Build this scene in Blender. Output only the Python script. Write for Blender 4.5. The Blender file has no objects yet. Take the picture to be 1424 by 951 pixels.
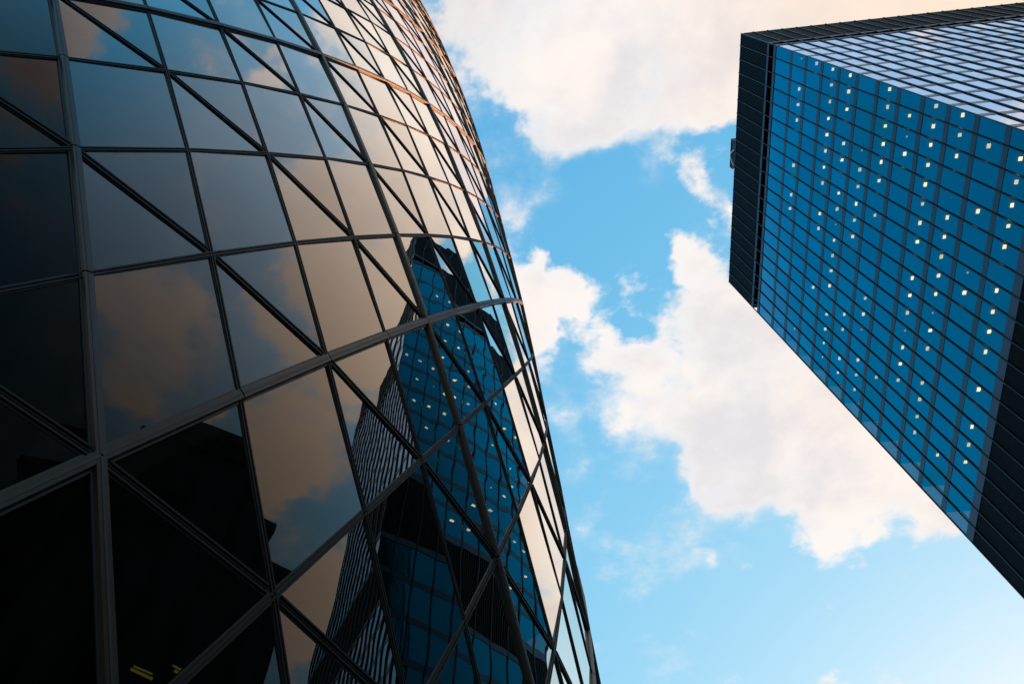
import bpy, math, random
import numpy as np
from mathutils import Matrix, Vector
random.seed(7)
C = bpy.data.collections.new('Scene objects')
bpy.context.scene.collection.children.link(C)
SC = bpy.context.scene

# ------------------------------------------------------------------ camera
CAM = np.array([0.0, 0.0, 1.7])
PITCH, ROLL, FPX, PCX, PCY = 1.22713, 0.03354, 1058.7, 518.1, 253.5
_rt = np.array([1.0, 0, 0]); _fw = np.array([0, math.cos(PITCH), math.sin(PITCH)]); _up = np.cross(_rt, _fw)
CR = math.cos(ROLL)*_rt + math.sin(ROLL)*_up
CU = -math.sin(ROLL)*_rt + math.cos(ROLL)*_up
CF = _fw
cd = bpy.data.cameras.new('camera'); co = bpy.data.objects.new('camera', cd); C.objects.link(co)
m = Matrix.Identity(4)
for i in range(3):
    m[i][0] = CR[i]; m[i][1] = CU[i]; m[i][2] = -CF[i]; m[i][3] = CAM[i]
co.matrix_world = m
cd.sensor_width = 36; cd.lens = FPX/1424*36
cd.shift_x = (712-PCX)/1424; cd.shift_y = (PCY-475.5)/1424
cd.clip_end = 5000; cd.clip_start = 0.1
SC.camera = co

def project(P):
    """photo pixel of a world point (used only to rank which repeats show largest)"""
    P = np.asarray(P)-CAM
    z = P@CF
    z = np.where(z < 1e-3, 1e-3, z)
    return np.stack([PCX+FPX*(P@CR)/z, PCY-FPX*(P@CU)/z], -1)

# ------------------------------------------------------------------ light
SUN_AZ, SUN_EL = math.radians(45), math.radians(13)
sun_dir = Vector((math.cos(SUN_AZ)*math.cos(SUN_EL), math.sin(SUN_AZ)*math.cos(SUN_EL), math.sin(SUN_EL)))
ld = bpy.data.lights.new('sun', 'SUN'); lo = bpy.data.objects.new('sun', ld); C.objects.link(lo)
ld.energy = 5.0; ld.angle = math.radians(0.6); ld.color = (1.0, 0.40, 0.13)
lo.rotation_euler = (-sun_dir).to_track_quat('-Z', 'Y').to_euler()

SC.view_settings.view_transform = 'Standard'
SC.view_settings.look = 'None'
SC.view_settings.exposure = 1.5
SC.view_settings.gamma = 1.0
SC.view_settings.use_curve_mapping = False
SC.render.engine = 'CYCLES'
SC.cycles.max_bounces = 8
SC.cycles.glossy_bounces = 5
SC.cycles.transparent_max_bounces = 12
SC.cycles.transmission_bounces = 4
SC.cycles.diffuse_bounces = 2
SC.cycles.caustics_reflective = False

# ------------------------------------------------------------------ sky with clouds
W = bpy.data.worlds.new('World'); SC.world = W; W.use_nodes = True
nt = W.node_tree; nt.nodes.clear(); N = nt.nodes.new; K = nt.links.new
def val(sock, v):
    if hasattr(v, 'is_output'): K(v, sock)
    else: sock.default_value = v
def math_(op, a, b=0.0, c=0.0, clamp=False):
    n = N('ShaderNodeMath'); n.operation = op; n.use_clamp = clamp
    val(n.inputs[0], a); val(n.inputs[1], b); val(n.inputs[2], c)
    return n.outputs[0]
def vmath(op, a, b=None, s=None):
    n = N('ShaderNodeVectorMath'); n.operation = op
    val(n.inputs[0], a)
    if b is not None: val(n.inputs[1], b)
    if s is not None: val(n.inputs['Scale'], s)
    return n.outputs[0]
def noise(vec, scale, detail, rough=0.55, dist=0.0, col=False):
    n = N('ShaderNodeTexNoise'); K(vec, n.inputs['Vector'])
    n.inputs['Scale'].default_value = scale; n.inputs['Detail'].default_value = detail
    n.inputs['Roughness'].default_value = rough; n.inputs['Distortion'].default_value = dist
    return n.outputs['Color'] if col else n.outputs['Fac']
def mixc(fac, a, b):
    n = N('ShaderNodeMix'); n.data_type = 'RGBA'
    val(n.inputs[0], fac); val(n.inputs[6], a); val(n.inputs[7], b)
    return n.outputs[2]
def smooth(x, lo, hi):
    n = N('ShaderNodeMapRange'); n.interpolation_type = 'SMOOTHSTEP'
    K(x, n.inputs[0]); n.inputs[1].default_value = lo; n.inputs[2].default_value = hi
    return n.outputs[0]
tc = N('ShaderNodeTexCoord'); DIR = tc.outputs['Generated']
sky = N('ShaderNodeTexSky'); sky.sky_type = 'NISHITA'; sky.sun_disc = False
sky.sun_elevation = SUN_EL; sky.sun_rotation = math.pi/2-SUN_AZ
sky.altitude = 50; sky.air_density = 1.0; sky.dust_density = 0.6; sky.ozone_density = 1.6
sep = N('ShaderNodeSeparateXYZ'); K(DIR, sep.inputs[0])
zc = math_('MAXIMUM', sep.outputs[2], 0.12)
cmb = N('ShaderNodeCombineXYZ')
K(math_('DIVIDE', sep.outputs[0], zc), cmb.inputs[0]); K(math_('DIVIDE', sep.outputs[1], zc), cmb.inputs[1])
UV = cmb.outputs[0]                                  # the flat cloud layer overhead
w1 = vmath('SUBTRACT', noise(UV, 5.0, 3.0, 0.55, col=True), (0.5, 0.5, 0.5))
w2 = vmath('SUBTRACT', noise(UV, 17.0, 3.0, 0.6, col=True), (0.5, 0.5, 0.5))
UVW = vmath('ADD', vmath('ADD', UV, vmath('SCALE', w1, s=0.13)), vmath('SCALE', w2, s=0.05))
flat = vmath('MULTIPLY', UVW, (1, 1, 0))
BLOBS = [[0.107, 0.137, -3.009, 0.084, 0.076, 0.5], [0.16, 0.216, 1.296, 0.081, 0.071, 0.9], [0.239, 0.147, -3.126, 0.182, 0.111, 1.0], [0.296, 0.231, -3.016, 0.131, 0.103, 1.0], [0.24, 0.283, -3.013, 0.059, 0.049, 0.9], [0.33, 0.262, -2.881, 0.066, 0.056, 0.8], [0.417, 0.174, -3.056, 0.178, 0.12, 1.0], [0.418, 0.237, 3.135, 0.115, 0.047, 0.85], [0.409, 0.303, 0.905, 0.062, 0.053, 0.38], [0.467, 0.322, 1.262, 0.064, 0.044, 0.38], [0.496, 0.379, 1.358, 0.053, 0.021, 0.6], [0.224, 0.346, 1.421, 0.051, 0.033, 0.36], [0.194, 0.39, 1.436, 0.057, 0.038, 0.42], [0.574, 0.099, 3.127, 0.33, 0.095, 1.0], [0.776, 0.066, 3.136, 0.353, 0.106, 1.0], [0.207, 0.032, 3.116, 0.431, 0.116, 1.0], [0.23, 0.549, 1.456, 0.108, 0.051, 1.0], [0.273, 0.56, 1.359, 0.088, 0.067, 1.0], [0.264, 0.634, 1.421, 0.072, 0.046, 1.0], [0.311, 0.52, 1.33, 0.054, 0.041, 0.9], [0.259, 0.468, 1.439, 0.041, 0.02, 0.6], [0.371, 0.518, 1.269, 0.068, 0.053, 0.7], [0.343, 0.572, -3.056, 0.048, 0.036, 0.6], [0.368, 0.611, -2.816, 0.046, 0.04, 0.5], [0.446, 0.461, 1.154, 0.053, 0.042, 0.9], [0.503, 0.521, -2.655, 0.095, 0.082, 1.0], [0.579, 0.585, -2.471, 0.121, 0.103, 1.0], [0.4, 0.68, 1.329, 0.099, 0.069, 0.85], [0.419, 0.628, 1.166, 0.05, 0.041, 0.6], [0.565, 0.623, 1.077, 0.118, 0.094, 1.0], [0.561, 0.713, 0.827, 0.137, 0.118, 1.0], [0.476, 0.743, 1.043, 0.115, 0.098, 0.85], [0.421, 0.752, 1.316, 0.066, 0.047, 0.7], [0.579, 0.872, 1.302, 0.146, 0.089, 1.0], [0.652, 0.805, 0.776, 0.169, 0.143, 1.0], [0.78, 0.908, 1.272, 0.171, 0.085, 1.0], [0.885, 0.903, -2.706, 0.111, 0.088, 0.95], [0.747, 0.746, -2.465, 0.203, 0.167, 1.0], [0.951, 0.908, -2.849, 0.069, 0.051, 0.7], [0.781, 0.614, -2.733, 0.341, 0.268, 0.8], [0.33, 0.749, 0.956, 0.054, 0.049, 0.36], [1.073, 1.14, -3.017, 0.047, 0.03, 0.42], [0.585, 1.003, -3.038, 0.029, 0.021, 0.42], [0.088, -0.603, 2.762, 0.116, 0.073, 1.0], [0.167, -0.726, -2.584, 0.099, 0.094, 1.0], [0.259, -0.415, -2.021, 0.09, 0.072, 0.45], [0.283, -0.283, 3.115, 0.059, 0.045, 0.8], [0.27, -0.096, 1.964, 0.143, 0.108, 1.0], [0.209, -0.115, 1.819, 0.123, 0.075, 1.0], [0.408, -0.035, 1.89, 0.217, 0.147, 1.0], [0.514, -0.141, 1.647, 0.158, 0.079, 1.0], [0.506, 0.032, 1.945, 0.194, 0.115, 1.0], [0.559, -0.223, 1.47, 0.077, 0.062, 0.8], [0.67, -0.177, 1.613, 0.153, 0.109, 1.0], [0.665, -0.04, 1.819, 0.122, 0.106, 1.0], [0.766, -0.241, 0.463, 0.119, 0.112, 0.9], [0.812, -0.095, 1.715, 0.155, 0.141, 1.0], [0.994, -0.172, 0.14, 0.214, 0.178, 1.0], [1.134, -0.22, 0.075, 0.206, 0.169, 1.0], [0.846, -0.023, 1.826, 0.198, 0.143, 1.0], [0.786, -0.587, -2.365, 0.163, 0.158, 1.0], [0.949, -0.658, 2.921, 0.149, 0.145, 0.8], [1.075, -0.503, 1.581, 0.125, 0.061, 0.7], [1.429, 0.005, -0.067, 0.208, 0.179, 1.0], [1.619, -0.041, -0.239, 0.236, 0.205, 1.0], [0.293, -0.804, 2.879, 0.1, 0.085, 0.8], [0.38, 0.154, 2.483, 0.2, 0.117, 0.8], [0.585, 0.603, 3.099, 0.201, 0.09, 1.0], [0.705, 0.806, 2.995, 0.259, 0.119, 1.0], [0.56, 0.513, 2.669, 0.091, 0.039, 0.8], [0.581, -0.133, 1.668, 0.164, 0.082, 0.7], [0.384, -0.624, -1.979, 0.076, 0.058, 0.5]]
BLOBS += [(1.5, -1.7, 0.8, 1.3, 0.8, 0.9), (0.2, -2.2, 0, 1.3, 0.9, 0.8), (2.2, -0.9, 0.6, 0.8, 0.5, 0.8)]  # extra clouds out of view, added to warm the light on the louvres
acc = None
for (u, v, ang, su, sv, amp) in BLOBS:
    mp = N('ShaderNodeMapping'); mp.vector_type = 'TEXTURE'; K(flat, mp.inputs[0])
    mp.inputs['Location'].default_value = (u, v, 0)
    mp.inputs['Rotation'].default_value = (0, 0, ang)
    mp.inputs['Scale'].default_value = (su, sv, 1)
    g = N('ShaderNodeTexGradient'); g.gradient_type = 'SPHERICAL'; K(mp.outputs[0], g.inputs[0])
    acc = math_('MULTIPLY', g.outputs[1], amp) if acc is None else math_('MULTIPLY_ADD', g.outputs[1], amp, acc)
f1 = noise(UV, 7.5, 12.0, 0.62)
f2 = noise(UV, 2.2, 6.0, 0.55)
base = math_('MINIMUM', acc, 1.1)
dens = math_('ADD', base, math_('MULTIPLY', math_('SUBTRACT', f1, 0.5), 2.3))
far = math_('MULTIPLY', math_('SUBTRACT', f2, 0.56), 1.1)      # scattered cloud in the rest of the sky
dens = math_('ADD', dens, math_('MAXIMUM', far, -0.05))
soft = smooth(noise(UV, 3.1, 3.0, 0.5), 0.40, 0.62)               # some edges crisp, some feathering into veils
cover = math_('ADD', math_('MULTIPLY', smooth(dens, -0.08, 0.92), soft), math_('MULTIPLY', smooth(dens, 0.20, 0.60), math_('SUBTRACT', 1.0, soft)))
# cloud colour: thin edges bright, thick parts a little greyer; warmer towards the low sun
shade = noise(UV, 4.2, 7.0, 0.6)
thick = smooth(dens, 0.55, 1.25)
ccol = mixc(smooth(shade, 0.36, 0.60), (0.80, 0.77, 0.80, 1), (1.0, 0.92, 0.87, 1))
ccol = mixc(math_('MULTIPLY', math_('SUBTRACT', 1.0, thick), 0.55), ccol, (0.98, 0.96, 0.95, 1))
dn = N('ShaderNodeVectorMath'); dn.operation = 'DOT_PRODUCT'; K(DIR, dn.inputs[0])
dn.inputs[1].default_value = (math.cos(math.radians(0)), math.sin(math.radians(0)), 0.65)
warm = smooth(dn.outputs['Value'], 0.90, 1.17)
ccol = mixc(math_('MULTIPLY', warm, 0.75), ccol, (1.06, 0.80, 0.56, 1))
# clouds turned away from the sunset are duller
dd = N('ShaderNodeVectorMath'); dd.operation = 'DOT_PRODUCT'; K(DIR, dd.inputs[0])
dd.inputs[1].default_value = (math.cos(math.radians(20)), math.sin(math.radians(20)), 0.5)
ccol = vmath('SCALE', ccol, s=math_('MULTIPLY_ADD', smooth(dd.outputs['Value'], 0.25, 0.75), 0.62, 0.38))
# the air near the low sun is hazy and whitens gently instead of glaring: a per-channel response curve
ss = N('ShaderNodeSeparateXYZ'); K(sky.outputs[0], ss.inputs[0])
sc_ = N('ShaderNodeCombineXYZ')
for i_, (a_, g_) in enumerate(((0.074, 0.94), (0.165, 0.45), (0.249, 0.22))):
    K(math_('MULTIPLY', math_('POWER', ss.outputs[i_], g_), a_), sc_.inputs[i_])
skyc = sc_.outputs[0]
vd = N('ShaderNodeVectorMath'); vd.operation = 'DOT_PRODUCT'; K(DIR, vd.inputs[0]); vd.inputs[1].default_value = (0.525, -0.286, 0.80)
veil = math_('MULTIPLY', smooth(vd.outputs['Value'], 0.90, 1.0), math_('MULTIPLY_ADD', noise(UV, 3.0, 5.0, 0.6), 0.7, 0.15))   # thin haze patch added to pale the square tower's reflections
skyc = mixc(veil, skyc, (0.25, 0.29, 0.34, 1))
allc = mixc(cover, skyc, vmath('SCALE', ccol, s=0.352))
bg = N('ShaderNodeBackground'); K(allc, bg.inputs[0]); bg.inputs[1].default_value = 1.0
ow = N('ShaderNodeOutputWorld'); K(bg.outputs[0], ow.inputs[0])
W.cycles.sampling_method = 'MANUAL'; W.cycles.sample_map_resolution = 512

# ------------------------------------------------------------------ materials
def mat(name):
    mt = bpy.data.materials.new(name); mt.use_nodes = True
    t = mt.node_tree; return mt, t, t.nodes, t.links
def principled(name, col, rough=0.5, metal=0.0, spec=0.5, nscale=3.0, namp=0.15, bump=0.0):
    mt, t, n, k = mat(name); p = n['Principled BSDF']
    tcn = n.new('ShaderNodeTexCoord'); no = n.new('ShaderNodeTexNoise')
    k.new(tcn.outputs['Object'], no.inputs['Vector']); no.inputs['Scale'].default_value = nscale
    no.inputs['Detail'].default_value = 6
    mx = n.new('ShaderNodeMix'); mx.data_type = 'RGBA'; k.new(no.outputs['Fac'], mx.inputs[0])
    mx.inputs[6].default_value = tuple(c*(1-namp) for c in col)+(1,)
    mx.inputs[7].default_value = tuple(min(1, c*(1+namp)) for c in col)+(1,)
    k.new(mx.outputs[2], p.inputs['Base Color'])
    mr = n.new('ShaderNodeMapRange'); k.new(no.outputs['Fac'], mr.inputs[0])
    mr.inputs[3].default_value = max(0.02, rough-0.08); mr.inputs[4].default_value = min(1, rough+0.08)
    k.new(mr.outputs[0], p.inputs['Roughness'])
    p.inputs['Metallic'].default_value = metal; p.inputs['Specular IOR Level'].default_value = spec
    if bump:
        b = n.new('ShaderNodeBump'); b.inputs['Distance'].default_value = bump; k.new(no.outputs['Fac'], b.inputs['Height'])
        k.new(b.outputs[0], p.inputs['Normal'])
    return mt
def glass(name, f0, gcol0, gcol1, trans, power=5.0, f90=1.0, wave=0.004, wscale=0.8, rough=0.0, tint_lo=0.45, tint_hi=0.85, vary=0.0, dust=0.0):
    """coated facade glass: a mirror coat by viewing angle over tinted transmission"""
    mt, t, n, k = mat(name); n.clear()
    lw = n.new('ShaderNodeLayerWeight'); lw.inputs[0].default_value = 0.5
    tcn = n.new('ShaderNodeTexCoord'); no = n.new('ShaderNodeTexNoise')
    # every pane bows in its own way: shift the pattern and its strength by the pane's own random value
    ge = n.new('ShaderNodeNewGeometry'); sh = n.new('ShaderNodeVectorMath'); sh.operation = 'SCALE'
    sh.inputs[0].default_value = (37.0, 91.0, 53.0); k.new(ge.outputs['Random Per Island'], sh.inputs['Scale'])
    ad = n.new('ShaderNodeVectorMath'); ad.operation = 'ADD'; k.new(tcn.outputs['Object'], ad.inputs[0]); k.new(sh.outputs[0], ad.inputs[1])
    k.new(ad.outputs[0], no.inputs['Vector']); no.inputs['Scale'].default_value = wscale
    no.inputs['Detail'].default_value = 1.0
    wn = n.new('ShaderNodeTexWhiteNoise'); wn.noise_dimensions = '1D'; k.new(ge.outputs['Random Per Island'], wn.inputs['W'])
    st = n.new('ShaderNodeMath'); st.operation = 'MULTIPLY_ADD'; k.new(wn.outputs['Value'], st.inputs[0]); st.inputs[1].default_value = 1.1; st.inputs[2].default_value = 0.35
    hm = n.new('ShaderNodeMath'); hm.operation = 'MULTIPLY'; k.new(no.outputs['Fac'], hm.inputs[0]); k.new(st.outputs[0], hm.inputs[1])
    b = n.new('ShaderNodeBump'); b.inputs['Distance'].default_value = wave; b.inputs['Strength'].default_value = 1
    k.new(hm.outputs[0], b.inputs['Height'])
    pw = n.new('ShaderNodeMath'); pw.operation = 'POWER'; k.new(lw.outputs['Facing'], pw.inputs[0]); pw.inputs[1].default_value = power
    ma = n.new('ShaderNodeMath'); ma.operation = 'MULTIPLY_ADD'; k.new(pw.outputs[0], ma.inputs[0])
    ma.inputs[1].default_value = f90-f0; ma.inputs[2].default_value = f0
    gc = n.new('ShaderNodeMix'); gc.data_type = 'RGBA'; sm = n.new('ShaderNodeMapRange'); sm.interpolation_type = 'SMOOTHSTEP'; k.new(lw.outputs['Facing'], sm.inputs[0])
    sm.inputs[1].default_value = tint_lo; sm.inputs[2].default_value = tint_hi; k.new(sm.outputs[0], gc.inputs[0])
    gc.inputs[6].default_value = gcol0; gc.inputs[7].default_value = gcol1
    gl = n.new('ShaderNodeBsdfGlossy'); gl.inputs['Roughness'].default_value = rough
    tv = n.new('ShaderNodeMath'); tv.operation = 'MULTIPLY_ADD'; k.new(ge.outputs['Random Per Island'], tv.inputs[0])
    tv.inputs[1].default_value = -vary; tv.inputs[2].default_value = 1.0
    vs = n.new('ShaderNodeVectorMath'); vs.operation = 'SCALE'; k.new(gc.outputs[2], vs.inputs[0]); k.new(tv.outputs[0], vs.inputs['Scale'])
    k.new(vs.outputs[0], gl.inputs[0]); k.new(b.outputs[0], gl.inputs['Normal'])
    tr = n.new('ShaderNodeBsdfTransparent'); tr.inputs[0].default_value = trans
    ms = n.new('ShaderNodeMixShader'); k.new(ma.outputs[0], ms.inputs[0]); k.new(tr.outputs[0], ms.inputs[1]); k.new(gl.outputs[0], ms.inputs[2])
    out = ms.outputs[0]
    if dust:                                   # a thin film of city dust, streaked downwards by rain
        mpn = n.new('ShaderNodeMapping'); k.new(tcn.outputs['Object'], mpn.inputs[0]); mpn.inputs['Scale'].default_value = (5, 5, 0.7)
        dn_ = n.new('ShaderNodeTexNoise'); k.new(mpn.outputs[0], dn_.inputs['Vector']); dn_.inputs['Scale'].default_value = 1.0; dn_.inputs['Detail'].default_value = 5
        mr = n.new('ShaderNodeMapRange'); k.new(dn_.outputs['Fac'], mr.inputs[0]); mr.inputs[1].default_value = 0.35; mr.inputs[2].default_value = 0.7
        mr.inputs[3].default_value = dust*0.35; mr.inputs[4].default_value = dust
        df = n.new('ShaderNodeBsdfDiffuse'); df.inputs[0].default_value = (0.34, 0.29, 0.27, 1)
        m2 = n.new('ShaderNodeMixShader'); k.new(mr.outputs[0], m2.inputs[0]); k.new(ms.outputs[0], m2.inputs[1]); k.new(df.outputs[0], m2.inputs[2]); out = m2.outputs[0]
    o = n.new('ShaderNodeOutputMaterial'); k.new(out, o.inputs[0])
    return mt
def emit(name, col, s):
    mt, t, n, k = mat(name); n.clear()
    e = n.new('ShaderNodeEmission'); e.inputs[0].default_value = col+(1,); e.inputs[1].default_value = s
    o = n.new('ShaderNodeOutputMaterial'); k.new(e.outputs[0], o.inputs[0]); return mt

M_CLEAR = glass('clear facade glass', 0.010, (0.96, 0.88, 0.84, 1), (1.0, 0.94, 0.86, 1), (0.10, 0.10, 0.09, 1), power=3.7, f90=2.1, vary=0.10, dust=0.014)
M_TINT = glass('grey tinted facade glass', 0.004, (0.85, 0.70, 0.64, 1), (1.0, 0.92, 0.90, 1), (0.03, 0.028, 0.028, 1), power=4.8, f90=2.2, vary=0.10, dust=0.016)
M_RIB = principled('bronze painted aluminium', (0.040, 0.027, 0.020), 0.36, 0.2, 0.35)
M_CAP = principled('brown glazing cap', (0.012, 0.009, 0.008), 0.5, 0.0, 0.18)
M_GASKET = principled('black gasket rubber', (0.012, 0.011, 0.011), 0.5)
M_SLAB = principled('dark ceiling soffit', (0.05, 0.05, 0.05), 0.8)
M_CORE = principled('core wall paint', (0.06, 0.06, 0.06), 0.8)
M_LAMP = emit('fluorescent tube', (0.9, 0.85, 0.12), 0.13)
M_TGLASS = glass('blue solar glass', 0.21, (0.001, 0.46, 0.64, 1), (0.86, 0.87, 0.97, 1), (0.40, 0.40, 0.34, 1), power=2.2, f90=1.8, vary=0.16, wave=0.0008, wscale=0.5, tint_lo=0.56, tint_hi=0.73)
M_FIN = principled('dark bronze mullion', (0.016, 0.015, 0.018), 0.35, 0.2)
M_SPAN = principled('navy spandrel panel', (0.014, 0.026, 0.050), 0.22, 0.0, 0.6)
M_LOUV = principled('louvre blade metal', (0.012, 0.0085, 0.009), 0.45, 0.0, 0.14)
M_BACK = principled('black louvre backing', (0.004, 0.004, 0.005), 0.7, 0.0, 0.15)
M_FRAME = principled('slate grey trim', (0.045, 0.055, 0.085), 0.4, 0.2)
M_TLAMP = [emit('ceiling luminaire', (1.0, 0.86, 0.42), e) for e in (0.6, 1.0, 1.5, 2.1)]
M_WHITE = principled('white painted tube', (0.7, 0.7, 0.7), 0.4)
M_DARK = principled('dark grey plant casing', (0.02, 0.02, 0.025), 0.5)
M_STONE = principled('soot stained stone', (0.055, 0.055, 0.05), 0.8, nscale=0.6, namp=0.4)
M_PAVE = principled('granite paving', (0.16, 0.155, 0.15), 0.8, nscale=0.8, namp=0.3)
M_WIN = principled('office window glass', (0.02, 0.022, 0.025), 0.08, 0.0, 0.6)
M_STEEL = principled('white painted steel', (0.55, 0.55, 0.52), 0.6)
M_ROOF = principled('roof felt', (0.08, 0.08, 0.08), 0.9)

# ------------------------------------------------------------------ helpers
def obj(name, verts, faces, material, parent=None, smoothf=False, label=None, cat=None, group=None, kind=None, mats=None, fmat=None):
    me = bpy.data.meshes.new(name); me.from_pydata([tuple(map(float, v)) for v in verts], [], [tuple(int(i) for i in f) for f in faces])
    for mm in (mats or [material]): me.materials.append(mm)
    if fmat is not None: me.polygons.foreach_set('material_index', fmat)
    if smoothf: me.polygons.foreach_set('use_smooth', [True]*len(me.polygons))
    me.update()
    o = bpy.data.objects.new(name, me); C.objects.link(o)
    if parent: o.parent = parent
    tag(o, label, cat, group, kind); return o
def tag(o, label=None, cat=None, group=None, kind=None):
    for kk, v in (('label', label), ('category', cat), ('group', group), ('kind', kind)):
        if v: o[kk] = v
def empty(name, loc, rz, label, cat, group=None):
    o = bpy.data.objects.new(name, None); C.objects.link(o); o.location = loc; o.rotation_euler = (0, 0, rz)
    tag(o, label, cat, group); return o
class MB:
    def __init__(s): s.v = []; s.f = []; s.m = []
    def box(s, x0, x1, y0, y1, z0, z1, m=0):
        b = len(s.v)
        s.v += [(x, y, z) for z in (z0, z1) for y in (y0, y1) for x in (x0, x1)]
        s.f += [(b, b+2, b+3, b+1), (b+4, b+5, b+7, b+6), (b, b+1, b+5, b+4), (b+2, b+6, b+7, b+3), (b, b+4, b+6, b+2), (b+1, b+3, b+7, b+5)]
        s.m += [m]*6
    def bar(s, p0, p1, n, w, h0, h1, m=0, trim=0.0, off=0.0, taper=1.0):
        """straight bar from p0 to p1, w wide, from h0 to h1 along the outward normal n"""
        p0 = np.asarray(p0, float); p1 = np.asarray(p1, float); n = np.asarray(n, float)
        d = p1-p0; l = np.linalg.norm(d); d = d/l
        n = n-d*(n@d); n /= np.linalg.norm(n); t = np.cross(d, n)
        p0 = p0+d*trim; p1 = p1-d*trim; b = len(s.v)
        for p in (p0, p1):
            for hh, ww in ((h0, w), (h1, w*taper)):
                for sg in (-1, 1): s.v.append(p+n*hh+t*(sg*ww/2+off))
        s.f += [(b, b+1, b+3, b+2), (b+4, b+6, b+7, b+5), (b, b+4, b+5, b+1), (b+2, b+3, b+7, b+6), (b, b+2, b+6, b+4), (b+1, b+5, b+7, b+3)]
        s.m += [m]*6
    def prism(s, pts, axis0, axis1, fn, m=0):
        """polygon pts swept between axis0 and axis1; fn(a, p) gives the 3-D point"""
        b = len(s.v); n = len(pts)
        s.v += [fn(axis0, p) for p in pts]+[fn(axis1, p) for p in pts]
        s.f += [tuple(range(b+n-1, b-1, -1)), tuple(range(b+n, b+2*n))]+[(b+i, b+(i+1) % n, b+n+(i+1) % n, b+n+i) for i in range(n)]
        s.m += [m]*(n+2)
    def build(s, name, material, parent=None, **kw):
        if isinstance(material, list): return obj(name, s.v, s.f, None, parent, mats=material, fmat=s.m, **kw)
        return obj(name, s.v, s.f, material, parent, **kw)
def area2(q):
    x, y = q[:, 0], q[:, 1]; return 0.5*abs(np.dot(x, np.roll(y, -1))-np.dot(y, np.roll(x, -1)))
def inframe(q):
    c = q.mean(0); return -15 < c[0] < 1439 and -15 < c[1] < 966
def shown_area(q):
    """area of the polygon inside the frame, by clamping"""
    q = np.stack([np.clip(q[:, 0], 0, 1424), np.clip(q[:, 1], 0, 951)], 1); return area2(q)

# ------------------------------------------------------------------ ground
obj('ground', [(-2500, -2500, 0), (2500, -2500, 0), (2500, 2500, 0), (-2500, 2500, 0)], [(0, 1, 2, 3)], M_PAVE, kind='structure')

# ------------------------------------------------------------------ the curved diagrid tower
GX, GY, PHI0, K0, LV = -21.396, 25.787, -1.00597, 7.79127, 2.075
DA = math.radians(2.5)
def prof(z):
    if z <= 76:
        t = (z-70)/50; return 30.894-0.0916*t-2.1414*t*t-0.0723*t**3
    r0 = 30.894-0.0916*.12-2.1414*.0144
    return r0*max(0.0, 1-((z-76)/104.0)**2.3)**0.72
KMIN, KMAX = -7, 72
def node(k, a):
    z = LV*(K0+k); ph = PHI0+DA*a; R = prof(z)
    return np.array([R*math.cos(ph), R*math.sin(ph), z])       # relative to the tower's axis
def node_n(k, a):
    z = LV*(K0+k); ph = PHI0+DA*a; dz = (prof(z+.5)-prof(z-.5))
    v = np.array([math.cos(ph), math.sin(ph), -dz]); return v/np.linalg.norm(v)
G0 = np.array([GX, GY, 0.0])
gt = empty('glass_tower', (GX, GY, 0), 0, 'rounded dark glass tower with a spiralling diamond lattice of bronze ribs', 'building')
panes = []      # (verts, dark, shown)
def flatten(P):
    P = np.array(P); c = P.mean(0); u, s, vt = np.linalg.svd(P-c); n = vt[2]
    # a slight individual tilt, as hung panels have
    return P-np.outer((P-c)@n, n)
rng = random.Random(3)
def cellkey(k, a):   # centre (k, a): i = (k+a-1)/2
    return (k+a-1)//2, (a-1-k)//2
for k in range(KMIN+1, KMAX):
    for a in range(-72, 72):
        if (k+a-1) % 2: continue
        i, j = cellkey(k, a)
        L_, R_, T_, B_ = node(k, a-1), node(k, a+1), node(k+1, a), node(k-1, a)
        dark = ((i//4) % 3) == 2
        if k % 2 == 0:
            polys = [[L_, R_, T_], [R_, L_, B_]]
        else:
            polys = [[L_, B_, R_, T_]]
        n0 = node_n(k, a)
        for pl in polys:
            P = flatten(pl) if len(pl) == 4 else np.array(pl)
            c = P.mean(0)
            ax = np.array([rng.gauss(0, 1), rng.gauss(0, 1), rng.gauss(0, 1)])
            t1 = np.cross(n0, [0, 0, 1.0]); t1 /= np.linalg.norm(t1); t2 = np.cross(n0, t1)
            g1, g2 = rng.gauss(0, .0022), rng.gauss(0, .0022)
            P = P+np.outer((P-c)@t1*g1+(P-c)@t2*g2, n0)
            fn = np.cross(P[1]-P[0], P[2]-P[0]); 
            if fn@n0 < 0: P = P[::-1]; fn = -fn
            W_ = P+G0; vis = 0.0
            if fn@(CAM-W_.mean(0)) > 0 and (W_.mean(0)-CAM)@CF > 0:
                q = project(W_); vis = shown_area(q) if inframe(q) or shown_area(q) > 30 else 0
            panes.append((P, dark, vis, len(pl), i, j))
panes.sort(key=lambda t: -t[2])
for P, dark, vis, n, i, j in panes[:100]:
    nm = 'diamond_pane' if n == 4 else 'triangular_pane'
    o = obj('window_pane', P, [tuple(range(n))], M_TINT if dark else M_CLEAR, gt)
    if dark: o['label'] = 'dark grey tinted glass pane'
rest = MB()
for P, dark, vis, n, i, j in panes[100:]:
    b = len(rest.v); rest.v += list(P); rest.f.append(tuple(range(b, b+n))); rest.m.append(1 if dark else 0)
rest.build('window_pane', [M_CLEAR, M_TINT], gt, kind='stuff')

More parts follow.
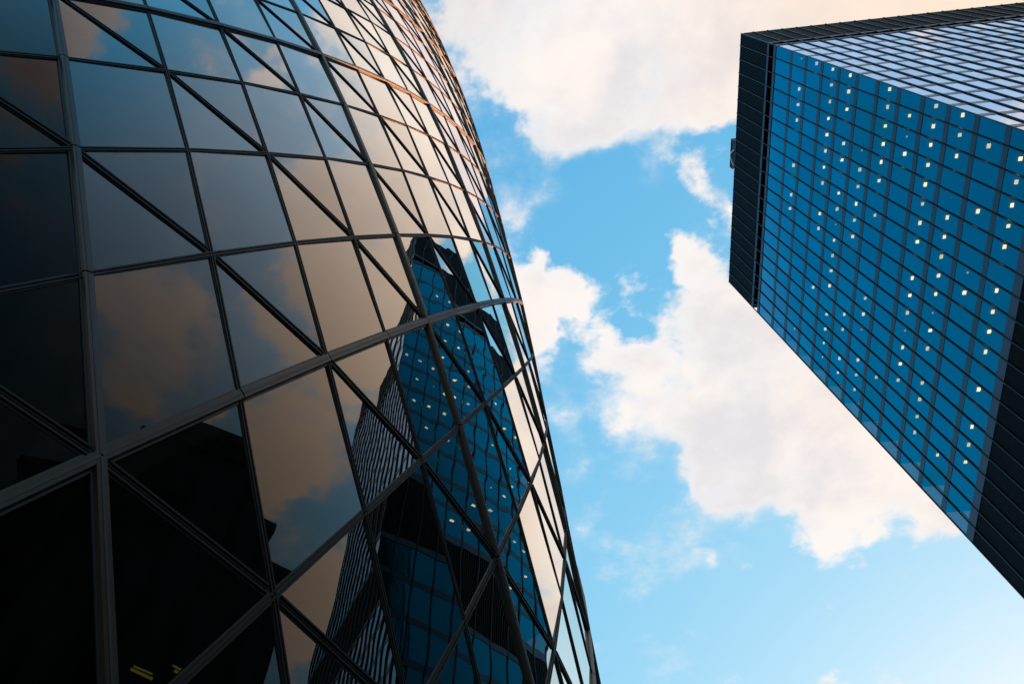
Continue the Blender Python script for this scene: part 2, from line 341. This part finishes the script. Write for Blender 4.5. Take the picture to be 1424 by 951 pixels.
def seg_shown(pts):
    s = 0.0
    for k in range(len(pts)-1):
        q = project(np.array([pts[k]+G0, pts[k+1]+G0]))
        if (pts[k]+G0-CAM)@CF < 0: continue
        c = pts[k]*[1, 1, 0]; c = c/np.linalg.norm(c)
        if c@(CAM-(pts[k]+G0)) <= 0: continue
        if inframe(q): s += np.linalg.norm(q[0]-q[1])
    return s
minor = []
for fam in ('A', 'B'):
    for idx in range(72):
        line = [(k, (2*idx-k) if fam == 'A' else (2*idx+k)) for k in range(KMIN, KMAX+1)]
        pts = [node(*c) for c in line]; nrm = [node_n(*c) for c in line]
        mb = MB()
        major = idx % 4 == 0
        for s_ in range(len(pts)-1):
            n = nrm[s_]+nrm[s_+1]
            if major:
                mb.bar(pts[s_], pts[s_+1], n, 0.20, -0.10, 0.018, 1)
                mb.bar(pts[s_], pts[s_+1], n, 0.150, 0.018, 0.070, 0, trim=0.012, taper=0.80)
                mb.bar(pts[s_], pts[s_+1], n, 0.03, 0.070, 0.075, 1, trim=0.012)
            else:
                mb.bar(pts[s_], pts[s_+1], n, 0.105, -0.08, 0.012, 1)
                mb.bar(pts[s_], pts[s_+1], n, 0.022, 0.012, 0.030, 0, trim=0.006, off=-0.024)
                mb.bar(pts[s_], pts[s_+1], n, 0.022, 0.012, 0.030, 0, trim=0.006, off=0.024)
        if major: mb.build('diagonal_rib', [M_RIB, M_GASKET], gt)
        else: minor.append((seg_shown(pts), mb))
minor.sort(key=lambda t: -t[0])
keep = [t for t in minor[:96] if t[0] > 0]
for s_, mb in keep: mb.build('glazing_bar', [M_CAP, M_GASKET], gt)
rb = MB()
for s_, mb in minor[len(keep):]:
    b = len(rb.v); rb.v += mb.v; rb.f += [tuple(x+b for x in f) for f in mb.f]; rb.m += mb.m
rb.build('glazing_bar', [M_CAP, M_GASKET], gt, kind='stuff')
for k in range(-6, KMAX+1, 2):
    mb = MB()
    par = (k+1) % 2
    for a in range(-72, 72):
        if (k+a) % 2: continue
        p0, p1 = node(k, a), node(k, a+2); n = node_n(k, a+1)
        mb.bar(p0, p1, n, 0.17, -0.09, 0.006, 1)
        mb.bar(p0, p1, n, 0.026, 0.006, 0.036, 0, trim=0.10, off=-0.045)
        mb.bar(p0, p1, n, 0.026, 0.006, 0.036, 0, trim=0.10, off=0.045)
        mb.bar(p0, p1, n, 0.012, 0.006, 0.026, 0, trim=0.10, off=0.0)
    mb.build('transom', [M_CAP, M_GASKET], gt)
# the steel diagrid inside the glass
for fam in ('A', 'B'):
    for idx in range(0, 72, 4):
        mb = MB()
        for k in range(KMIN, KMAX):
            a0, a1 = ((2*idx-k), (2*idx-k-1)) if fam == 'A' else ((2*idx+k), (2*idx+k+1))
            sc0 = 1-0.95/prof(LV*(K0+k)); sc1 = 1-0.95/prof(LV*(K0+k+1)) if prof(LV*(K0+k+1)) > 1 else 0.5
            p0 = node(k, a0)*np.array([sc0, sc0, 1]); p1 = node(k+1, a1)*np.array([sc1, sc1, 1])
            mb.bar(p0, p1, node_n(k, a0), 0.26, -0.13, 0.13)
        mb.build('diagrid_column', M_STEEL, gt)
# floors and core behind the glass
def ring(mb, r0, r1, z0, z1, n=96, m=0):
    b = len(mb.v)
    for t in range(n):
        c, s_ = math.cos(2*math.pi*t/n), math.sin(2*math.pi*t/n)
        for r in (r0, r1):
            for z in (z0, z1): mb.v.append((r*c, r*s_, z))
    for t in range(n):
        u = (t+1) % n; A_, B_ = b+4*t, b+4*u
        mb.f += [(A_, B_, B_+2, A_+2), (A_+1, A_+3, B_+3, B_+1), (A_+2, B_+2, B_+3, A_+3), (A_, A_+1, B_+1, B_)]; mb.m += [m]*4
for k in range(-6, KMAX, 2):
    mb = MB(); z = LV*(K0+k); ring(mb, 9.4, min(prof(z), prof(z-.5), prof(z+.2))-0.55, z-0.35, z+0.10); mb.build('floor_slab', M_SLAB, gt)
mb = MB(); ring(mb, 8.0, 9.4, 0.05, 166); mb.build('core_wall', M_CORE, gt)
mb = MB(); ring(mb, prof(0)-1.2, prof(0)+0.12, 0.01, LV*(K0+KMIN)-0.02); mb.build('base_plinth', M_DARK, gt)
# top dome
mb = MB(); rings = []
zt0 = LV*(K0+KMAX)
mb.v.append((0, 0, 181.0))
for t in range(1, 9):
    z = 181.0-(181.0-zt0)*(t/8.0)**1.6
    r = prof(zt0)*math.sin(math.pi/2*(t/8.0))
    rings.append([len(mb.v)+q for q in range(72)]); mb.v += [(r*math.cos(2*math.pi*q/72), r*math.sin(2*math.pi*q/72), z) for q in range(72)]
for q in range(72): mb.f.append((0, rings[0][q], rings[0][(q+1) % 72])); mb.m.append(0)
for t in range(7):
    for q in range(72): mb.f.append((rings[t][q], rings[t+1][q], rings[t+1][(q+1) % 72], rings[t][(q+1) % 72])); mb.m.append(0)
mb.build('dome_cap', M_CLEAR, gt)
# tube lights on a low ceiling, seen dimly through the glass
for (p0, p1), w in [([[19.021, -18.178], [19.24, -18.041]], 0.1), ([[19.055, -18.221], [19.245, -18.115]], 0.04), ([[19.484, -18.178], [19.549, -18.118]], 0.1), ([[19.465, -18.25], [19.568, -18.182]], 0.05), ([[18.805, -18.313], [18.894, -18.286]], 0.07)]:
    mb = MB(); mb.bar((p0[0], p0[1], 7.50), (p1[0], p1[1], 7.50), (0, 0, -1), w*0.28, -0.008, 0.004)
    mb.build('ceiling_light', M_LAMP, gt)

# ------------------------------------------------------------------ the square office tower
TA = (54.797, 15.853); TRZ = -0.144039; TL = 41.887; TB = 2.12875; TE = 0.83845; TH = 118.0; FH = 3.7061; Z0 = TH-11.36
tt = empty('office_tower', (TA[0], TA[1], 0), TRZ, 'square black steel office tower with blue windows and ceiling lights showing', 'building')
TM = np.array(Matrix.Rotation(TRZ, 3, 'Z')); T0 = np.array([TA[0], TA[1], 0.0])
def to_world(P): return np.asarray(P)@TM.T+T0
# the four faces: fn(u, out, z) -> local point; u runs along the face, out is outwards
FACES = [lambda u, o, z: (-o, u, z), lambda u, o, z: (u, -o, z), lambda u, o, z: (TL+o, TL-u, z), lambda u, o, z: (TL-u, TL+o, z)]
FN = [np.array([-1, 0, 0.]), np.array([0, -1, 0.]), np.array([1, 0, 0.]), np.array([0, 1, 0.])]
def fbox(mb, F, u0, u1, o0, o1, z0, z1, m=0):
    a = F(u0, o0, z0); b = F(u1, o1, z1)
    mb.box(min(a[0], b[0]), max(a[0], b[0]), min(a[1], b[1]), max(a[1], b[1]), z0, z1, m)
US = [0.0]+[TB*(TE+i) for i in range(19)]+[TL]
sp = 0.31
lines = [Z0-FH*k for k in range(0, 13)]               # upper office floors
MZ1 = lines[-1]; MZ0 = MZ1-8.4                        # middle plant floors
low = [MZ0-FH*k for k in range(0, 12)]
GB = low[-1]                                           # above the entrance storey
# storeys as (ztop, zbottom) of the glass
storeys = [(107.12, lines[1]+sp)]+[(lines[k]-sp, lines[k+1]+sp) for k in range(1, 12)]
storeys += [(low[k]-sp, low[k+1]+sp) for k in range(0, 11)]+[(GB-sp, 0.6)]
tp = []
rg = random.Random(11)
for f, F in enumerate(FACES):
    for si, (za, zb) in enumerate(storeys):
        for c in range(20):
            u0, u1 = US[c]+(0.09 if c else 0.06), US[c+1]-(0.09 if c < 19 else 0.06)
            t0, t1, t2 = rg.gauss(0, .005), rg.gauss(0, .005), rg.gauss(0, .005)
            P = np.array([F(u0, -0.035+t0, zb), F(u1, -0.035+t1, zb), F(u1, -0.035+t2, za), F(u0, -0.035+t0-t1+t2, za)])
            nn = np.cross(P[1]-P[0], P[2]-P[0])
            if nn@FN[f] < 0: P = P[::-1]
            W_ = to_world(P); vis = 0.0
            if (TM@FN[f])@(CAM-W_.mean(0)) > 0 and (W_.mean(0)-CAM)@CF > 0:
                q = project(W_); vis = shown_area(q)
            tp.append((P, vis))
tp.sort(key=lambda t: -t[1])
for P, vis in tp[:100]: obj('window_pane', P, [(0, 1, 2, 3)], M_TGLASS, tt)
mb = MB()
for P, vis in tp[100:]:
    b = len(mb.v); mb.v += list(P); mb.f.append((b, b+1, b+2, b+3)); mb.m.append(0)
mb.build('window_pane', M_TGLASS, tt, kind='stuff')
for F in FACES:
    for u in US[1:-1]:
        mb = MB(); fbox(mb, F, u-0.055, u+0.055, -0.05, 0.10, 4.0, TH+0.06); mb.build('mullion', M_FIN, tt)
cn = MB()
for (x, y) in ((0, 0), (TL, 0), (0, TL), (TL, TL)):
    cn.box(x-0.06 if x == 0 else x-0.05, x+0.05 if x == 0 else x+0.06, y-0.06 if y == 0 else y-0.05, y+0.05 if y == 0 else y+0.06, 0.02, TH)
cn.build('corner_post', M_FIN, tt)
def band(name, m, z0, z1, o0, o1, **kw):
    mb = MB()
    for F in (FACES[0], FACES[2]): fbox(mb, F, 0.0, TL, o0, o1, z0, z1)
    for F in (FACES[1], FACES[3]): fbox(mb, F, -o0, TL+o0, o0, o1, z0+.003, z1-.003)
    return mb.build(name, m, tt, **kw)
for z in lines[1:-1]+low[1:]: band('spandrel', M_SPAN, z-sp, z+sp, -0.12, -0.01)
band('spandrel', M_FRAME, 107.12, 107.72, -0.12, 0.03)
band('spandrel', M_FRAME, 109.05, 109.55, -0.12, 0.03)
band('recess', M_BACK, 107.72, 109.05, -0.75, -0.55)
band('spandrel', M_FRAME, MZ1-sp-0.3, MZ1+sp, -0.12, 0.02)
band('spandrel', M_FRAME, MZ0-sp, MZ0+sp, -0.12, 0.02)
def louvres(z0, z1):
    band('louvre_backing', M_BACK, z0, z1, -0.30, -0.22)
    mb = MB()
    for F in FACES:
        for c in range(20):
            n = 9 if 0 < c < 19 else 8
            for q in range(n):
                u = US[c]+(US[c+1]-US[c])*(q+0.5)/n
                fbox(mb, F, u-0.045, u+0.045, -0.22, -0.02, z0, z1)
    mb.build('louvre', M_LOUV, tt)
louvres(109.55, TH-0.12)
louvres(MZ0+sp, MZ1-sp-0.3)
band('parapet', M_FIN, TH-0.12, TH+0.05, -0.5, 0.02)
mb = MB(); mb.box(0.5, TL-0.5, 0.5, TL-0.5, TH-1.2, TH-0.9); mb.build('roof', M_ROOF, tt)
mb = MB(); mb.box(14, TL-14, 14, TL-14, 0.03, TH-1.3); mb.build('core_wall', M_CORE, tt)
for z in [Z0+0.4]+lines[1:]+low+[GB]:
    mb = MB(); mb.box(0.3, TL-0.3, 0.3, TL-0.3, z-0.27, z+0.1); mb.build('floor_slab', M_SLAB, tt)
LIGHTS = [[1.08, 1.27, 1, 1], [1.04, 1.24, 2, 0], [1.04, 1.27, 3, 0], [1.03, 1.25, 4, 0], [1.03, 1.28, 6, 0], [1.07, 1.25, 8, 0], [1.03, 1.23, 9, 0], [5.21, 1.29, 1, 0], [3.02, 1.23, 3, 0], [3.0, 1.26, 4, 0], [3.03, 1.24, 6, 0], [3.05, 1.24, 7, 0], [3.18, 1.27, 8, 0], [3.02, 1.23, 9, 0], [2.99, 1.25, 10, 0], [3.02, 1.28, 11, 0], [7.39, 1.3, 1, 0], [5.15, 1.23, 3, 0], [5.19, 1.23, 4, 0], [5.21, 1.25, 6, 0], [5.35, 1.24, 7, 1], [5.15, 1.27, 8, 0], [5.16, 1.24, 9, 0], [5.19, 1.28, 11, 0], [9.54, 1.29, 1, 0], [7.33, 1.2, 3, 0], [7.31, 1.24, 6, 0], [7.29, 1.22, 7, 0], [7.31, 1.26, 8, 0], [7.4, 1.31, 11, 0], [9.46, 1.22, 3, 0], [9.5, 1.22, 4, 0], [9.23, 1.28, 5, 1], [9.44, 1.23, 6, 0], [11.62, 1.18, 3, 0], [11.63, 1.23, 4, 0], [11.62, 1.22, 5, 0], [11.69, 1.23, 6, 0], [9.47, 1.25, 8, 0], [16.04, 1.25, 1, 0], [13.82, 1.18, 3, 0], [13.76, 1.2, 5, 0], [11.63, 1.23, 8, 0], [15.99, 1.19, 3, 0], [16.0, 1.2, 4, 0], [15.99, 1.19, 5, 0], [20.42, 1.23, 1, 0], [22.51, 1.22, 1, 0], [20.29, 1.12, 3, 0], [22.4, 1.15, 3, 0], [20.27, 1.2, 4, 1], [18.16, 1.18, 4, 0], [22.46, 1.18, 4, 0], [24.63, 1.15, 4, 0], [26.8, 1.17, 4, 0], [28.97, 1.16, 4, 0], [31.14, 1.13, 3, 0], [18.14, 1.19, 5, 0], [20.3, 1.16, 5, 0], [15.96, 1.22, 6, 0], [13.8, 1.21, 8, 0], [15.99, 1.21, 8, 0], [20.31, 1.21, 8, 0], [22.43, 1.21, 8, 0], [24.58, 1.21, 8, 0], [26.84, 1.21, 8, 1], [29.01, 1.18, 8, 0], [31.16, 1.17, 8, 0], [33.33, 1.17, 8, 0], [11.64, 1.21, 9, 0], [13.78, 1.2, 9, 0], [15.99, 1.21, 9, 0], [18.14, 1.21, 9, 0], [20.28, 1.19, 9, 0], [22.51, 1.19, 9, 1], [24.62, 1.21, 9, 0], [26.83, 1.22, 9, 0], [31.16, 1.17, 9, 0], [9.48, 1.22, 10, 0], [9.42, 1.27, 11, 0], [11.47, 1.32, 11, 0], [15.94, 1.24, 10, 1], [18.15, 1.19, 10, 0], [15.95, 1.28, 11, 0], [18.19, 1.28, 11, 0], [20.32, 1.26, 11, 0], [22.54, 1.26, 11, 0], [33.95, 1.12, 0, 0], [36.07, 1.09, 0, 0], [38.25, 1.09, 0, 0], [40.34, 1.09, 0, 0], [26.8, 1.17, 6, 0], [28.97, 1.18, 6, 0], [31.14, 1.19, 6, 1], [31.1, 1.13, 5, 0], [33.31, 1.14, 5, 0], [33.21, 1.16, 4, 0], [35.44, 1.12, 4, 0], [37.6, 1.1, 4, 0], [39.8, 1.07, 4, 1], [37.62, 1.12, 5, 0], [39.78, 1.09, 5, 0], [35.44, 1.12, 6, 0], [37.62, 1.11, 6, 0], [35.47, 1.19, 7, 0], [39.81, 1.08, 2, 1], [26.79, 1.29, 11, 0], [33.27, 1.19, 9, 0], [35.54, 1.15, 9, 0], [37.63, 1.16, 9, 0], [37.67, 1.2, 10, 0], [31.19, 1.25, 11, 0], [33.36, 1.23, 11, 0], [35.49, 1.21, 11, 0], [39.76, 1.06, 6, 0]]
lz = [107.05 if k == 0 else lines[k]-0.30 for k in range(12)]
ls = []
for (u, dep, k, small) in LIGHTS:
    c = round(u/TB-TE-0.72); uu = TB*(TE+c+0.72)
    uu = u
    w, d = (0.20+0.03*math.sin(7*u+3*k), 0.14+0.02*math.cos(5*u+k)) if not small else (0.08, 0.06)
    lev = 0 if small else (1+(int(u*13)+k*7) % 3)
    mb = MB(); mb.box(1.2-d, 1.2+d, uu-w, uu+w, lz[k]-0.05, lz[k]-0.004)
    ls.append((to_world(np.array([[1.2, uu, lz[k]]]))[0], mb, lev))
ls.sort(key=lambda t: np.linalg.norm(t[0]-CAM))
for p, mb, lev in ls[:96]: mb.build('ceiling_light', M_TLAMP[lev], tt)
rs = MB()
for p, mb, lev in ls[96:]:
    b = len(rs.v); rs.v += mb.v; rs.f += [tuple(x+b for x in f) for f in mb.f]
rs.build('ceiling_light', M_TLAMP[2], tt, kind='stuff')

# roof maintenance cradle hanging by the parapet
mc = empty('maintenance_cradle', to_world(np.array([[0.2, 19.5, TH+0.06]]))[0], TRZ, 'small black maintenance cradle with a curved white hose on the office tower roof edge', 'cradle')
mb = MB()
prof_c = [(-2.3, 0.0), (2.0, 0.0), (2.55, 0.7), (2.55, 1.9), (-2.3, 1.9)]
mb.prism([(p[0], p[1]) for p in prof_c], -0.1, 1.6, lambda a, p: (a, p[0], p[1]))
mb.box(-0.22, -0.10, -2.1, 2.3, 1.5, 1.62); mb.box(-0.2, -0.1, -2.1, -1.98, 0.1, 1.5)
mb.build('cradle_body', M_DARK, mc)
mb = MB(); pts = [(-0.3, -0.4+1.7*math.sin(t*math.pi/10)*0+(t/10.0)*2.6-0.6, 0.15+1.15*math.sin(math.pi*t/10)) for t in range(11)]
for t in range(10): mb.bar(pts[t], pts[t+1], (-1, 0, 0), 0.16, -0.08, 0.08)
mb.build('hose', M_WHITE, mc)

# ------------------------------------------------------------------ neighbours: one shows in reflections, one is added only for its shadow
def block(name, label, cx, cy, rz, sx, sy, h, mats, cornice=0.6, bay=3.0, fl=3.8):
    r = empty(name, (cx, cy, 0), rz, label, 'building')
    mb = MB(); mb.box(0, sx, 0, sy, 0.02, h); mb.build('wall', mats[0], r)
    w = MB()
    z = 4.5
    while z+2.4 < h-1.0:
        x = 1.0
        while x+1.6 < sx-0.6:
            w.box(x, x+1.6, -0.03, -0.004, z, z+2.3); w.box(x, x+1.6, sy+0.004, sy+0.03, z, z+2.3); x += bay
        y = 1.0
        while y+1.6 < sy-0.6:
            w.box(-0.03, -0.004, y, y+1.6, z, z+2.3); w.box(sx+0.004, sx+0.03, y, y+1.6, z, z+2.3); y += bay
        z += fl
    w.build('window', mats[1], r)
    c = MB(); c.box(-cornice, sx+cornice, -cornice, sy+cornice, h, h+0.7); c.box(-cornice*.5, sx+cornice*.5, -cornice*.5, sy+cornice*.5, h-0.5, h-.004)
    c.build('cornice', mats[0], r)
    return r
# stone block behind the photographer's right shoulder: its roofline shows in the lowest panes
nb = block('stone_building', 'dark stone office block with projecting cornice, mirrored in the lowest panes of the rounded tower', 22.8+7*math.sin(math.radians(18)), -17.4+7*math.cos(math.radians(18)), math.radians(-18), 34, 8.0, 33.2, (M_STONE, M_WIN), 0.8)
wg = MB(); wg.box(0.4, 30, 8.02, 13.0, 0.02, 31.0); wg.box(-0.1, 30.4, 8.9, 13.4, 31.004, 31.6); wg.box(0.3, 30, -9.0, -0.02, 0.02, 31.6); wg.box(-0.2, 30.4, -9.4, -0.9, 31.604, 32.1)
wg.box(0.8, 29, 13.02, 15.0, 0.02, 29.0); wg.box(0.4, 29.4, 13.45, 15.4, 29.004, 29.6); wg.build('wing', M_STONE, nb)
pm = MB(); pm.box(1.0, 3.0, -5.0, -3.4, 32.11, 33.2); pm.box(1.2, 3.0, -2.6, -1.2, 32.11, 33.4); pm.build('plant_room', M_DARK, nb)
am = MB(); am.bar((0.2, 7.0, 33.91), (0.6, 6.2, 37.2), (1, 0, 0), 0.14, -0.07, 0.07); am.bar((0.6, 6.2, 37.2), (0.9, 6.4, 37.0), (1, 0, 0), 0.3, -0.1, 0.1); am.build('davit_arm', M_DARK, nb)
block('shading_block', 'unseen office block on the sunset side, added to shade the lower part of the rounded tower', 30, 66, 0.0, 60, 20, 43, (M_STONE, M_WIN), 0.5)  # out-of-view block added to keep low sun off the lower ribs
